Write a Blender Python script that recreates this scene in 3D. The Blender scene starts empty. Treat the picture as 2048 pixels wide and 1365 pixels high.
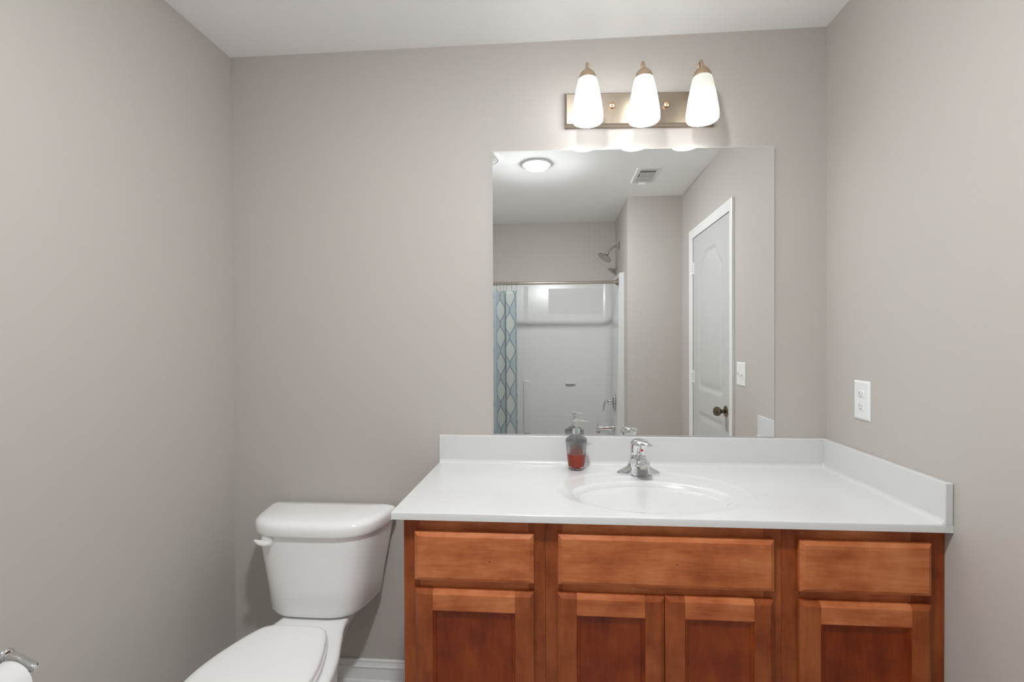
import bpy, bmesh, math, random
from mathutils import Vector, Matrix
I = 0.0254                      # all sizes below are written in inches
S = bpy.context.scene
COL = S.collection
random.seed(7)

# ------------------------------------------------------------------ camera, world, exposure
F_PX, YAW, PITCH, ROLL = 962.8, 0.0763, -0.0089, -0.0044
CAM = Vector((-38.1054, -71.2189, 51.8175))
def set_camera():
    cy, sy, cp, sp, cr, sr = (math.cos(YAW), math.sin(YAW), math.cos(PITCH), math.sin(PITCH), math.cos(ROLL), math.sin(ROLL))
    fw = Vector((-sy, cy, 0)); rt = Vector((cy, sy, 0)); up = Vector((0, 0, 1))
    fw, up = cp*fw + sp*up, -sp*fw + cp*up
    rt, up = cr*rt + sr*up, -sr*rt + cr*up
    cd = bpy.data.cameras.new('camera'); co = bpy.data.objects.new('camera', cd); COL.objects.link(co)
    cd.sensor_width = 36; cd.lens = F_PX/2048*36
    cd.shift_x = -14.668/2048; cd.shift_y = 10.513/2048
    cd.clip_start = 0.02; cd.clip_end = 50
    m = Matrix((rt, up, -fw)).transposed().to_4x4(); m.translation = CAM*I
    co.matrix_world = m
    S.camera = co
set_camera()
w = bpy.data.worlds.new('world'); S.world = w; w.use_nodes = True
w.node_tree.nodes['Background'].inputs[0].default_value = (0.9, 0.93, 1, 1)
w.node_tree.nodes['Background'].inputs[1].default_value = 0.05
S.view_settings.view_transform = 'Standard'; S.view_settings.look = 'None'
S.view_settings.gamma = 1; S.view_settings.use_curve_mapping = False
S.view_settings.exposure = 0.0
S.cycles.max_bounces = 16; S.cycles.diffuse_bounces = 8; S.cycles.glossy_bounces = 8; S.cycles.transmission_bounces = 14
S.cycles.sample_clamp_indirect = 6
BULB_E = 80.0                  # the three bulbs inside the vanity light's glass
SHADE_E = (5.6, 5.4, 5.2)
LED_E = 535.0                   # the round light on the ceiling

# ------------------------------------------------------------------ room measures
WL, H = -88.17, 96.0            # left wall x, ceiling z; right wall x = 0, vanity wall y = 0
PY, TY = -78.6, -108.8          # partition face, tub back wall
AX, BX = -16.3, -76.3           # tub alcove between these two x

# ------------------------------------------------------------------ materials
class NT:
    def __init__(s, name):
        s.m = bpy.data.materials.new(name); s.m.use_nodes = True
        s.t = s.m.node_tree; s.b = s.t.nodes['Principled BSDF']; s.out = s.t.nodes['Material Output']
    def n(s, typ, **kw):
        nd = s.t.nodes.new(typ)
        for k, v in kw.items(): setattr(nd, k, v)
        return nd
    def l(s, a, b): s.t.links.new(a, b)
    def val(s, sock, v):
        if hasattr(v, 'links') or isinstance(v, bpy.types.NodeSocket): s.l(v, sock)
        else: sock.default_value = v
    def math(s, op, a, b=0.0, c=None):
        nd = s.n('ShaderNodeMath', operation=op)
        s.val(nd.inputs[0], a); s.val(nd.inputs[1], b)
        if c is not None: s.val(nd.inputs[2], c)
        return nd.outputs[0]
    def mix(s, f, a, b):
        nd = s.n('ShaderNodeMix', data_type='RGBA')
        s.val(nd.inputs[0], f); s.val(nd.inputs[6], a); s.val(nd.inputs[7], b)
        return nd.outputs[2]
    def noise(s, vec, scale, detail=3, rough=0.5):
        nd = s.n('ShaderNodeTexNoise'); nd.inputs['Scale'].default_value = scale
        nd.inputs['Detail'].default_value = detail; nd.inputs['Roughness'].default_value = rough
        if vec is not None: s.l(vec, nd.inputs['Vector'])
        return nd.outputs['Fac']
    def bump(s, h, strength, dist=0.001):
        nd = s.n('ShaderNodeBump'); nd.inputs['Strength'].default_value = strength; nd.inputs['Distance'].default_value = dist
        s.l(h, nd.inputs['Height']); s.l(nd.outputs[0], s.b.inputs['Normal'])
def c4(c): return (c[0], c[1], c[2], 1)
def plain(name, col, rough=0.5, metal=0.0, coat=0.0, trans=0.0, ior=1.45, spec=None, var=0.0, bump=0.0, bscale=400):
    k = NT(name); b = k.b
    b.inputs['Base Color'].default_value = c4(col); b.inputs['Roughness'].default_value = rough
    b.inputs['Metallic'].default_value = metal; b.inputs['Coat Weight'].default_value = coat
    b.inputs['Coat Roughness'].default_value = 0.06
    b.inputs['Transmission Weight'].default_value = trans; b.inputs['IOR'].default_value = ior
    if spec is not None: b.inputs['Specular IOR Level'].default_value = spec
    co = k.n('ShaderNodeTexCoord').outputs['Object']
    if var:
        f = k.noise(co, 6, 2)
        k.l(k.mix(f, c4([x*(1-var) for x in col]), c4([min(1, x*(1+var)) for x in col])), b.inputs['Base Color'])
    if bump: k.bump(k.noise(co, bscale, 2), bump, 0.0006)
    return k.m
def emit(name, col, strength, grad=None):
    k = NT(name); b = k.b
    b.inputs['Base Color'].default_value = (0.3, 0.3, 0.29, 1); b.inputs['Roughness'].default_value = 0.25
    b.inputs['Emission Color'].default_value = c4(col); b.inputs['Emission Strength'].default_value = strength
    if grad:                    # the bulb sits low in the glass: the glass is dimmer and warmer higher up
        z0, z1, s0, s1, ctop = grad
        co = k.n('ShaderNodeTexCoord').outputs['Object']
        sp = k.n('ShaderNodeSeparateXYZ'); k.l(co, sp.inputs[0])
        mr = k.n('ShaderNodeMapRange'); mr.interpolation_type = 'LINEAR'
        k.l(sp.outputs[2], mr.inputs[0]); mr.inputs[1].default_value = z0*I; mr.inputs[2].default_value = z1*I
        k.l(k.math('MULTIPLY_ADD', k.math('POWER', k.math('SUBTRACT', 1.0, mr.outputs[0]), 2.6), s0-s1, s1), b.inputs['Emission Strength'])
        k.l(k.mix(mr.outputs[0], c4(col), c4(ctop)), b.inputs['Emission Color'])
    return k.m
def wood(name, axis, tone=(1, 1, 1)):
    k = NT(name); b = k.b
    co = k.n('ShaderNodeTexCoord').outputs['Object']
    oi = k.n('ShaderNodeObjectInfo')
    off = k.n('ShaderNodeVectorMath', operation='ADD'); k.l(co, off.inputs[0])
    cmb = k.n('ShaderNodeCombineXYZ')
    for i in range(3): k.l(k.math('MULTIPLY', oi.outputs['Random'], 7.3+3*i), cmb.inputs[i])
    k.l(cmb.outputs[0], off.inputs[1])
    def mapped(sc):
        mp = k.n('ShaderNodeMapping'); k.l(off.outputs[0], mp.inputs[0]); mp.inputs['Scale'].default_value = sc
        return mp.outputs[0]
    st = [1.0, 1.0, 1.0]; st[axis] = 0.10
    fine = k.noise(mapped([x*170 for x in st]), 1.0, 4, 0.6)
    st2 = [1.0, 1.0, 1.0]; st2[axis] = 0.22
    mid = k.noise(mapped([x*22 for x in st2]), 1.0, 4, 0.55)
    blot = k.noise(mapped((9, 9, 9)), 1.0, 3, 0.6)
    f = k.math('ADD', k.math('MULTIPLY', fine, 0.20), k.math('ADD', k.math('MULTIPLY', mid, 0.38), k.math('MULTIPLY', blot, 0.42)))
    f = k.math('MULTIPLY_ADD', oi.outputs['Random'], 0.06, k.math('ADD', f, -0.03))
    r = k.n('ShaderNodeValToRGB'); k.l(f, r.inputs[0])
    e = r.color_ramp.elements
    e[0].position = 0.37; e[0].color = (0.29*tone[0], 0.066*tone[1], 0.017*tone[2], 1)
    e[1].position = 0.63; 
    e[1].color = tuple(c*t for c, t in zip((0.58, 0.205, 0.076), tone))+(1,)
    m = e.new(0.5); m.color = tuple(c*t for c, t in zip((0.45, 0.13, 0.042), tone))+(1,)
    k.l(r.outputs[0], b.inputs['Base Color'])
    b.inputs['Roughness'].default_value = 0.45; b.inputs['Specular IOR Level'].default_value = 0.22; b.inputs['Coat Weight'].default_value = 0.06; b.inputs['Coat Roughness'].default_value = 0.2
    k.bump(fine, 0.06, 0.0005)
    return k.m
def curtain_mat():
    k = NT('patterned_curtain_cloth'); b = k.b
    uv = k.n('ShaderNodeUVMap'); uv.uv_map = 'cloth'
    sp = k.n('ShaderNodeSeparateXYZ'); k.l(uv.outputs[0], sp.inputs[0])
    u, v = sp.outputs[0], sp.outputs[1]            # inches along the cloth
    D, h, P = 4.7, 1.75, 8.9
    kk = k.math('FLOOR', k.math('DIVIDE', u, D)); f = k.math('SUBTRACT', u, k.math('MULTIPLY', kk, D))
    ang = k.math('ADD', k.math('MULTIPLY', v, 2*math.pi/P), k.math('MULTIPLY', kk, math.pi))
    c = k.math('MULTIPLY_ADD', k.math('COSINE', ang), 0.5, 0.5)
    t = k.math('DIVIDE', k.math('SUBTRACT', f, k.math('MULTIPLY', c, h)), D-h)
    inb = k.math('MULTIPLY', k.math('GREATER_THAN', t, 0.0), k.math('LESS_THAN', t, 1.0))
    def dots(per, duty): return k.math('LESS_THAN', k.math('FRACT', k.math('DIVIDE', v, per)), duty)
    def line(t0, w): return k.math('LESS_THAN', k.math('ABSOLUTE', k.math('SUBTRACT', t, t0)), w)
    bold = k.math('MULTIPLY', k.math('MAXIMUM', line(0.0, 0.05), line(1.0, 0.05)), dots(0.34, 0.6))
    soft = line(0.15, 0.028)
    for t0 in (0.30, 0.45, 0.60, 0.75, 0.88): soft = k.math('MAXIMUM', soft, line(t0, 0.028))
    soft = k.math('MULTIPLY', soft, dots(0.24, 0.55))
    col = k.mix(inb, (0.36, 0.385, 0.365, 1), (0.30, 0.355, 0.375, 1))
    col = k.mix(soft, col, (0.13, 0.17, 0.20, 1))
    col = k.mix(bold, col, (0.012, 0.016, 0.026, 1))
    k.l(col, b.inputs['Base Color']); b.inputs['Roughness'].default_value = 0.7
    return k.m
def floor_mat():
    k = NT('white_vinyl_tile'); b = k.b
    co = k.n('ShaderNodeTexCoord').outputs['Object']
    br = k.n('ShaderNodeTexBrick'); k.l(co, br.inputs['Vector'])
    br.offset = 0; br.inputs['Scale'].default_value = 1
    br.inputs['Brick Width'].default_value = 0.3048; br.inputs['Row Height'].default_value = 0.3048; br.inputs['Mortar Size'].default_value = 0.002
    n = k.noise(co, 14, 4)
    br.inputs['Mortar'].default_value = (0.55, 0.54, 0.52, 1)
    k.l(k.mix(n, (0.76, 0.75, 0.735, 1), (0.82, 0.81, 0.80, 1)), br.inputs['Color1'])
    k.l(k.mix(n, (0.77, 0.76, 0.745, 1), (0.81, 0.80, 0.79, 1)), br.inputs['Color2'])
    k.l(br.outputs[0], b.inputs['Base Color']); b.inputs['Roughness'].default_value = 0.4
    return k.m
def brushed(name, col, rough, axis_scale):
    k = NT(name); b = k.b
    b.inputs['Base Color'].default_value = c4(col); b.inputs['Metallic'].default_value = 1
    co = k.n('ShaderNodeTexCoord').outputs['Object']
    mp = k.n('ShaderNodeMapping'); k.l(co, mp.inputs[0]); mp.inputs['Scale'].default_value = axis_scale
    n = k.noise(mp.outputs[0], 1, 3)
    k.l(k.math('MULTIPLY_ADD', n, 0.16, rough-0.08), b.inputs['Roughness'])
    k.bump(n, 0.05, 0.0004)
    return k.m
WALLC = (0.503, 0.468, 0.438)
M = dict(
    wall=plain('greige_wall_paint', WALLC, 0.55, spec=0.3, bump=0.10, bscale=260),
    ceil=plain('white_ceiling_paint', (0.95, 0.95, 0.95), 0.8, spec=0.2, bump=0.08, bscale=300),
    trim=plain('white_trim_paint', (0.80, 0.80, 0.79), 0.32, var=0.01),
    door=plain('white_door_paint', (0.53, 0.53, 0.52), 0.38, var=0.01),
    floor=floor_mat(),
    marble=plain('white_cultured_marble', (0.66, 0.66, 0.655), 0.16, coat=0.4, var=0.01),
    china=plain('white_vitreous_china', (0.88, 0.88, 0.875), 0.10, coat=0.5, var=0.01),
    seat=plain('white_seat_plastic', (0.88, 0.88, 0.875), 0.28, var=0.01),
    acrylic=plain('white_fibreglass', (0.64, 0.64, 0.635), 0.26, coat=0.15, var=0.01, bump=0.04, bscale=18),
    plastic=plain('white_plastic', (0.80, 0.80, 0.79), 0.3, var=0.01),
    dark=plain('dark_slot', (0.03, 0.03, 0.03), 0.6, var=0.1),
    shadowgrey=plain('duct_shade_and_joint_grey', (0.16, 0.16, 0.16), 0.7, var=0.1),
    wood_h=wood('stained_maple_crosswise', 0), wood_v=wood('stained_maple_upright', 2, (0.61, 0.48, 0.36)), wood_p=wood('stained_maple_panel', 2, (0.46, 0.235, 0.06)),
    chrome=plain('polished_chrome', (0.78, 0.79, 0.80), 0.05, 1.0, var=0.01),
    nickel=plain('satin_nickel', (0.50, 0.47, 0.43), 0.22, 1.0, var=0.02),
    rodmetal=plain('nickel_rod_metal', (0.55, 0.52, 0.45), 0.16, 1.0, var=0.02),
    bronze=plain('antique_brass', (0.20, 0.165, 0.115), 0.22, 1.0, var=0.05),
    brass=brushed('brushed_warm_nickel_plate', (0.40, 0.335, 0.265), 0.36, (30, 30, 900)),
    brassarm=plain('warm_nickel', (0.58, 0.44, 0.31), 0.34, 1.0, var=0.03),
    gold=plain('bright_brass_screw', (0.85, 0.55, 0.30), 0.15, 1.0, var=0.02),
    mirror=plain('silvered_mirror', (0.90, 0.915, 0.905), 0.0, 1.0),
    mirredge=plain('polished_glass_edge', (0.70, 0.74, 0.72), 0.1, coat=0.6, var=0.01),
    alum=plain('aluminium_channel', (0.70, 0.70, 0.71), 0.3, 1.0, var=0.02),
    glass=plain('smoke_grey_glass', (0.60, 0.61, 0.62), 0.02, trans=1.0, ior=1.35, var=0.01),
    soap=plain('red_liquid_soap', (0.95, 0.15, 0.09), 0.15, trans=0.12, ior=1.34, var=0.02),
    clear=plain('clear_pump_plastic', (0.80, 0.84, 0.80), 0.06, trans=0.8, ior=1.3, var=0.01),
    cloth=curtain_mat(),
    paper=plain('white_tissue', (0.82, 0.82, 0.82), 0.9, var=0.01, bump=0.15, bscale=500),
    card=plain('cardboard_core', (0.35, 0.24, 0.15), 0.9, var=0.05),
    red=plain('red_dot', (0.45, 0.02, 0.03), 0.3, var=0.05),
    led=emit('led_diffuser', (0.955, 0.985, 1.0), LED_E),
    bulb=emit('lamp_bulb', (0.97, 0.985, 1.0), BULB_E),
)
M['knot'] = plain('dark_wood_knot', (0.055, 0.014, 0.005), 0.45, var=0.3)

# ------------------------------------------------------------------ mesh builder (inches, world coordinates)
class MB:
    def __init__(s): s.v = []; s.f = []; s.mi = []
    def add(s, vs, fs, mi=0):
        o = len(s.v); s.v += [tuple(p) for p in vs]
        s.f += [tuple(i+o for i in f) for f in fs]; s.mi += [mi]*len(fs)
        return s
    def box(s, x0, x1, y0, y1, z0, z1, mi=0):
        vs = [(x, y, z) for x in (x0, x1) for y in (y0, y1) for z in (z0, z1)]
        return s.add(vs, [(0,1,3,2),(4,6,7,5),(0,4,5,1),(2,3,7,6),(0,2,6,4),(1,5,7,3)], mi)
    def rings(s, rs, cap0=True, cap1=True, mi=0, closed=False):
        n = len(rs[0]); vs = [p for r in rs for p in r]; fs = []
        m = len(rs)
        for a in range(m if closed else m-1):
            b = (a+1) % m
            for i in range(n):
                j = (i+1) % n
                fs.append((a*n+i, a*n+j, b*n+j, b*n+i))
        if not closed:
            if cap0: fs.append(tuple(range(n-1, -1, -1)))
            if cap1: fs.append(tuple((m-1)*n+i for i in range(n)))
        return s.add(vs, fs, mi)
    def frame(s, d):
        d = Vector(d).normalized()
        a = Vector((0, 0, 1)) if abs(d.z) < 0.9 else Vector((1, 0, 0))
        e1 = d.cross(a).normalized(); return d, e1, d.cross(e1).normalized()
    def lathe(s, c, prof, axis=(0, 0, 1), n=40, cap0=True, cap1=True, mi=0):
        d, e1, e2 = s.frame(axis); c = Vector(c); rs = []
        for r, h in prof:
            rs.append([tuple(c + d*h + (e1*math.cos(2*math.pi*i/n) + e2*math.sin(2*math.pi*i/n))*max(r, 1e-4)) for i in range(n)])
        return s.rings(rs, cap0, cap1, mi)
    def tube(s, pts, rad, n=16, mi=0, flat=1.0):
        pts = [Vector(p) for p in pts]; m = len(pts)
        rad = rad if isinstance(rad, (list, tuple)) else [rad]*m
        rs = []; e1 = None
        for i, p in enumerate(pts):
            t = (pts[min(i+1, m-1)] - pts[max(i-1, 0)]).normalized()
            if e1 is None: _, e1, _ = s.frame(t)
            e1 = (e1 - t*e1.dot(t)).normalized(); e2 = t.cross(e1)
            rs.append([tuple(p + (e1*math.cos(2*math.pi*k/n) + e2*math.sin(2*math.pi*k/n)*flat)*rad[i]) for k in range(n)])
        return s.rings(rs, True, True, mi)
    def grid(s, P, mi=0):            # P[i][j] points
        a, b = len(P), len(P[0]); vs = [p for r in P for p in r]
        return s.add(vs, [(i*b+j, i*b+j+1, (i+1)*b+j+1, (i+1)*b+j) for i in range(a-1) for j in range(b-1)], mi)
    def build(s, name, mats, parent=None, bevel=0.0, seg=2, angle=35, smooth=True, origin=None, subsurf=0):
        me = bpy.data.meshes.new(name)
        if parent is not None:
            chain = Vector((0, 0, 0)); q = parent
            while q is not None: chain += q.location; q = q.parent
            base = chain/I
        else: base = Vector((0, 0, 0))
        if origin is None:
            lo = [min(p[i] for p in s.v) for i in range(3)]; hi = [max(p[i] for p in s.v) for i in range(3)]
            o = Vector(((lo[0]+hi[0])/2, (lo[1]+hi[1])/2, lo[2]))
        else: o = Vector(origin)
        me.from_pydata([tuple((Vector(p)-o)*I) for p in s.v], [], s.f)
        mats = mats if isinstance(mats, (list, tuple)) else [mats]
        for m in mats: me.materials.append(M[m] if isinstance(m, str) else m)
        for p, i in zip(me.polygons, s.mi): p.material_index = i
        bm = bmesh.new(); bm.from_mesh(me); bmesh.ops.recalc_face_normals(bm, faces=bm.faces); bm.to_mesh(me); bm.free()
        if smooth:
            for p in me.polygons: p.use_smooth = True
            me.set_sharp_from_angle(angle=math.radians(angle))
        ob = bpy.data.objects.new(name, me); COL.objects.link(ob)
        ob.location = (o-base)*I
        if parent is not None: ob.parent = parent
        if bevel:
            bv = ob.modifiers.new('bevel', 'BEVEL'); bv.width = bevel*I; bv.segments = seg
            bv.limit_method = 'ANGLE'; bv.angle_limit = math.radians(30); bv.harden_normals = True
        if subsurf:
            ss = ob.modifiers.new('sub', 'SUBSURF'); ss.levels = ss.render_levels = subsurf
        return ob
def thing(name, label, cat, loc, group=None):
    o = bpy.data.objects.new(name, None); COL.objects.link(o); o.location = Vector(loc)*I
    o.empty_display_size = 0.05
    o['label'] = label; o['category'] = cat
    if group: o['group'] = group
    return o
def tag(o, label, cat, group=None):
    o['label'] = label; o['category'] = cat
    if group: o['group'] = group
    return o
def struct(o, label=None, cat=None):
    o['kind'] = 'structure'
    if label: o['label'] = label
    if cat: o['category'] = cat
    return o
def sup(t, a, b, n, nb=None):          # superellipse point; n for the front half (sin<0), nb for the back half
    c, s_ = math.cos(t), math.sin(t); e = n if s_ < 0 else (nb or n)
    return (a*math.copysign(abs(c)**(2/e), c), b*math.copysign(abs(s_)**(2/e), s_))

# ------------------------------------------------------------------ room shell
T = 5
struct(MB().box(WL-T, T, TY-T, T, -4, 0).build('floor', 'floor', smooth=False), 'off-white vinyl tiled bathroom floor', 'floor')
struct(MB().box(WL-T, T, TY-T, T, H, H+4).build('ceiling', 'ceil', smooth=False), 'flat white painted ceiling', 'ceiling')
struct(MB().box(WL-T, T, 0, T, 0, H).build('wall_back', 'wall', smooth=False), 'greige wall behind the vanity and toilet', 'wall')
struct(MB().box(WL-T, WL, TY-T, 0, 0, H).build('wall_left', 'wall', smooth=False), 'greige wall beside the toilet with the paper holder', 'wall')
struct(MB().box(0, T, TY-T, -67.1, 0, H).box(0, T, -37.3, 0, 0, H).box(0, T, -67.1, -37.3, 80.9, H).build('wall_right', 'wall', smooth=False), 'greige wall with the outlet, switch and door', 'wall')
struct(MB().box(AX, 0, TY-T, PY, 0, H).build('wall_front', 'wall', smooth=False), 'greige wall beside the tub seen in the mirror', 'wall')
struct(MB().box(WL, BX, TY-T, PY, 0, H).build('wall_front_left', 'wall', smooth=False), 'greige wall at the far end of the tub', 'wall')
struct(MB().box(BX, AX, TY-T, TY, 0, H).build('wall_tub', 'wall', smooth=False), 'greige wall above the tub surround', 'wall')

def profile_strip(pts, p0, p1, out):    # extrude a (depth, z) profile from p0 to p1; out = unit vector away from the wall
    p0, p1, out = Vector(p0), Vector(p1), Vector(out); rs = []
    for p in (p0, p1): rs.append([tuple(p + out*d + Vector((0, 0, z))) for d, z in pts])
    return MB().rings(rs)
BB = [(0, 0), (0.78, 0), (0.78, 0.35), (0.70, 0.58), (0.56, 0.66), (0.55, 2.45), (0.66, 2.52), (0.62, 2.66), (0.50, 2.74), (0.40, 3.0), (0.34, 3.16), (0.40, 3.26), (0.40, 3.40), (0.30, 3.5), (0, 3.5)]
def baseboard(name, p0, p1, out, lab):
    struct(profile_strip(BB, p0, p1, out).build(name, 'trim', angle=20), lab, 'baseboard')
baseboard('baseboard_back', (WL, 0, 0), (-54.6, 0, 0), (0, -1, 0), 'white moulded baseboard between toilet and vanity')
baseboard('baseboard_left', (WL, PY, 0), (WL, -0.8, 0), (1, 0, 0), 'white moulded baseboard along the toilet side wall')
baseboard('baseboard_right', (0, -35.6, 0), (0, -22.0, 0), (-1, 0, 0), 'white moulded baseboard between vanity and door')
baseboard('baseboard_front', (AX, PY, 0), (-0.8, PY, 0), (0, 1, 0), 'white moulded baseboard beside the tub')

# ------------------------------------------------------------------ door in the right wall (seen in the mirror)
def build_door():
    d = struct(thing('door_1', 'white arched two-panel door with antique brass knob, reflected in the mirror', 'door', (0, -52.2, 0)))
    y0, y1, ztop = -66.5, -37.9, 80.3          # opening (y0 = hinge side)
    cw = 2.35
    prof = [(0, 0), (0, 0.55), (0.25, 0.66), (1.2, 0.55), (1.9, 0.48), (cw, 0.32), (cw, 0)]   # across the casing from the outer edge, thickness
    def casing(path):                            # mitred casing swept round the opening
        rs = []
        for (yo, zo), (yi, zi) in path:
            rs.append([(-t, yo+(yi-yo)*a/cw, zo+(zi-zo)*a/cw) for a, t in prof])
        return MB().rings(rs)
    path = [((y1+cw, 0), (y1, 0)), ((y1+cw, ztop+cw), (y1, ztop)), ((y0-cw, ztop+cw), (y0, ztop)), ((y0-cw, 0), (y0, 0))]
    casing(path).build('casing', 'trim', d, angle=25)
    # slab face with an arched upper panel and a lower panel, built as a height field
    ys = [y0+0.12 + (y1-y0-0.24)*i/72 for i in range(73)]; zs = [0.4+(ztop-0.5)*i/190 for i in range(191)]
    def smin(*d): return -math.log(sum(math.exp(-3.0*max(-40, min(40, v))) for v in d))/3.0
    def depth(y, z):
        def prof_in(dist):                       # distance inside the panel's outline
            if dist < 0: return 0.0
            if dist < 0.45: return 0.30*dist/0.45
            if dist < 0.9: return 0.30
            if dist < 2.1: return 0.30-0.22*(dist-0.9)/1.2
            return 0.08
        m = 5.0; yc = (y0+y1)/2; hw = (y1-y0)/2-m
        a = abs(y-yc)/hw
        q = min(1, max(0, (1-a-0.05)/0.62)); top = 70.6 + 4.6*q*q*(3-2*q)
        d1 = smin(hw-abs(y-yc), z-39.2, (top-z)*0.9)
        d2 = smin(hw-abs(y-yc), z-9.5, 33.0-z)
        return max(prof_in(d1), prof_in(d2))
    P = [[(-0.06+depth(y, z), y, z) for z in zs] for y in ys]
    mb = MB().grid(P)
    a, b = len(P), len(P[0])                      # edges
    rim = [P[i][0] for i in range(a)] + [P[-1][j] for j in range(1, b)] + [P[i][-1] for i in range(a-2, -1, -1)] + [P[0][j] for j in range(b-2, 0, -1)]
    mb.rings([rim, [(1.3, y, z) for _, y, z in rim]], False, True)
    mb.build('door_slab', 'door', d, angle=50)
    # jamb strip behind the slab
    jb = MB().box(-0.1, 2.5, y0-0.6, y0, 0, ztop+0.6).box(-0.1, 2.5, y1, y1+0.6, 0, ztop+0.6).box(-0.1, 2.5, y0, y1, ztop, ztop+0.6).box(2.0, 2.5, y0, y1, 0, ztop)
    jb.build('door_jamb', 'trim', d)
    for z in (72.0, 42.0, 9.0):
        hb = MB().lathe((-0.32, y0+0.05, z-1.75), [(0.22, 0), (0.26, 0.05), (0.26, 3.45), (0.22, 3.5)], n=14)
        hb.box(-0.13, -0.07, y0+0.1, y0+1.2, z-1.75, z+1.75)
        h = hb.build('hinge', 'plastic', d)
        for dz in (-0.7, 0.0, 0.7):
            MB().lathe((-0.32, y0+0.05, z+dz-0.03), [(0.265, 0), (0.265, 0.06)], n=14).build('hinge_joint', 'shadowgrey', h)
    ky, kz = -40.6, 36.0
    k = MB().lathe((-0.07, ky, kz), [(1.28, 0), (1.28, 0.12), (1.1, 0.30), (0.75, 0.42), (0.46, 0.6), (0.42, 0.95), (0.52, 1.15), (0.85, 1.35), (1.05, 1.7), (1.08, 2.0), (0.98, 2.4), (0.65, 2.68), (0.3, 2.78), (0, 2.8)], axis=(-1, 0, 0), n=36).build('door_knob', 'bronze', d)
    k['label'] = 'antique brass round door knob'
build_door()

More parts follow.
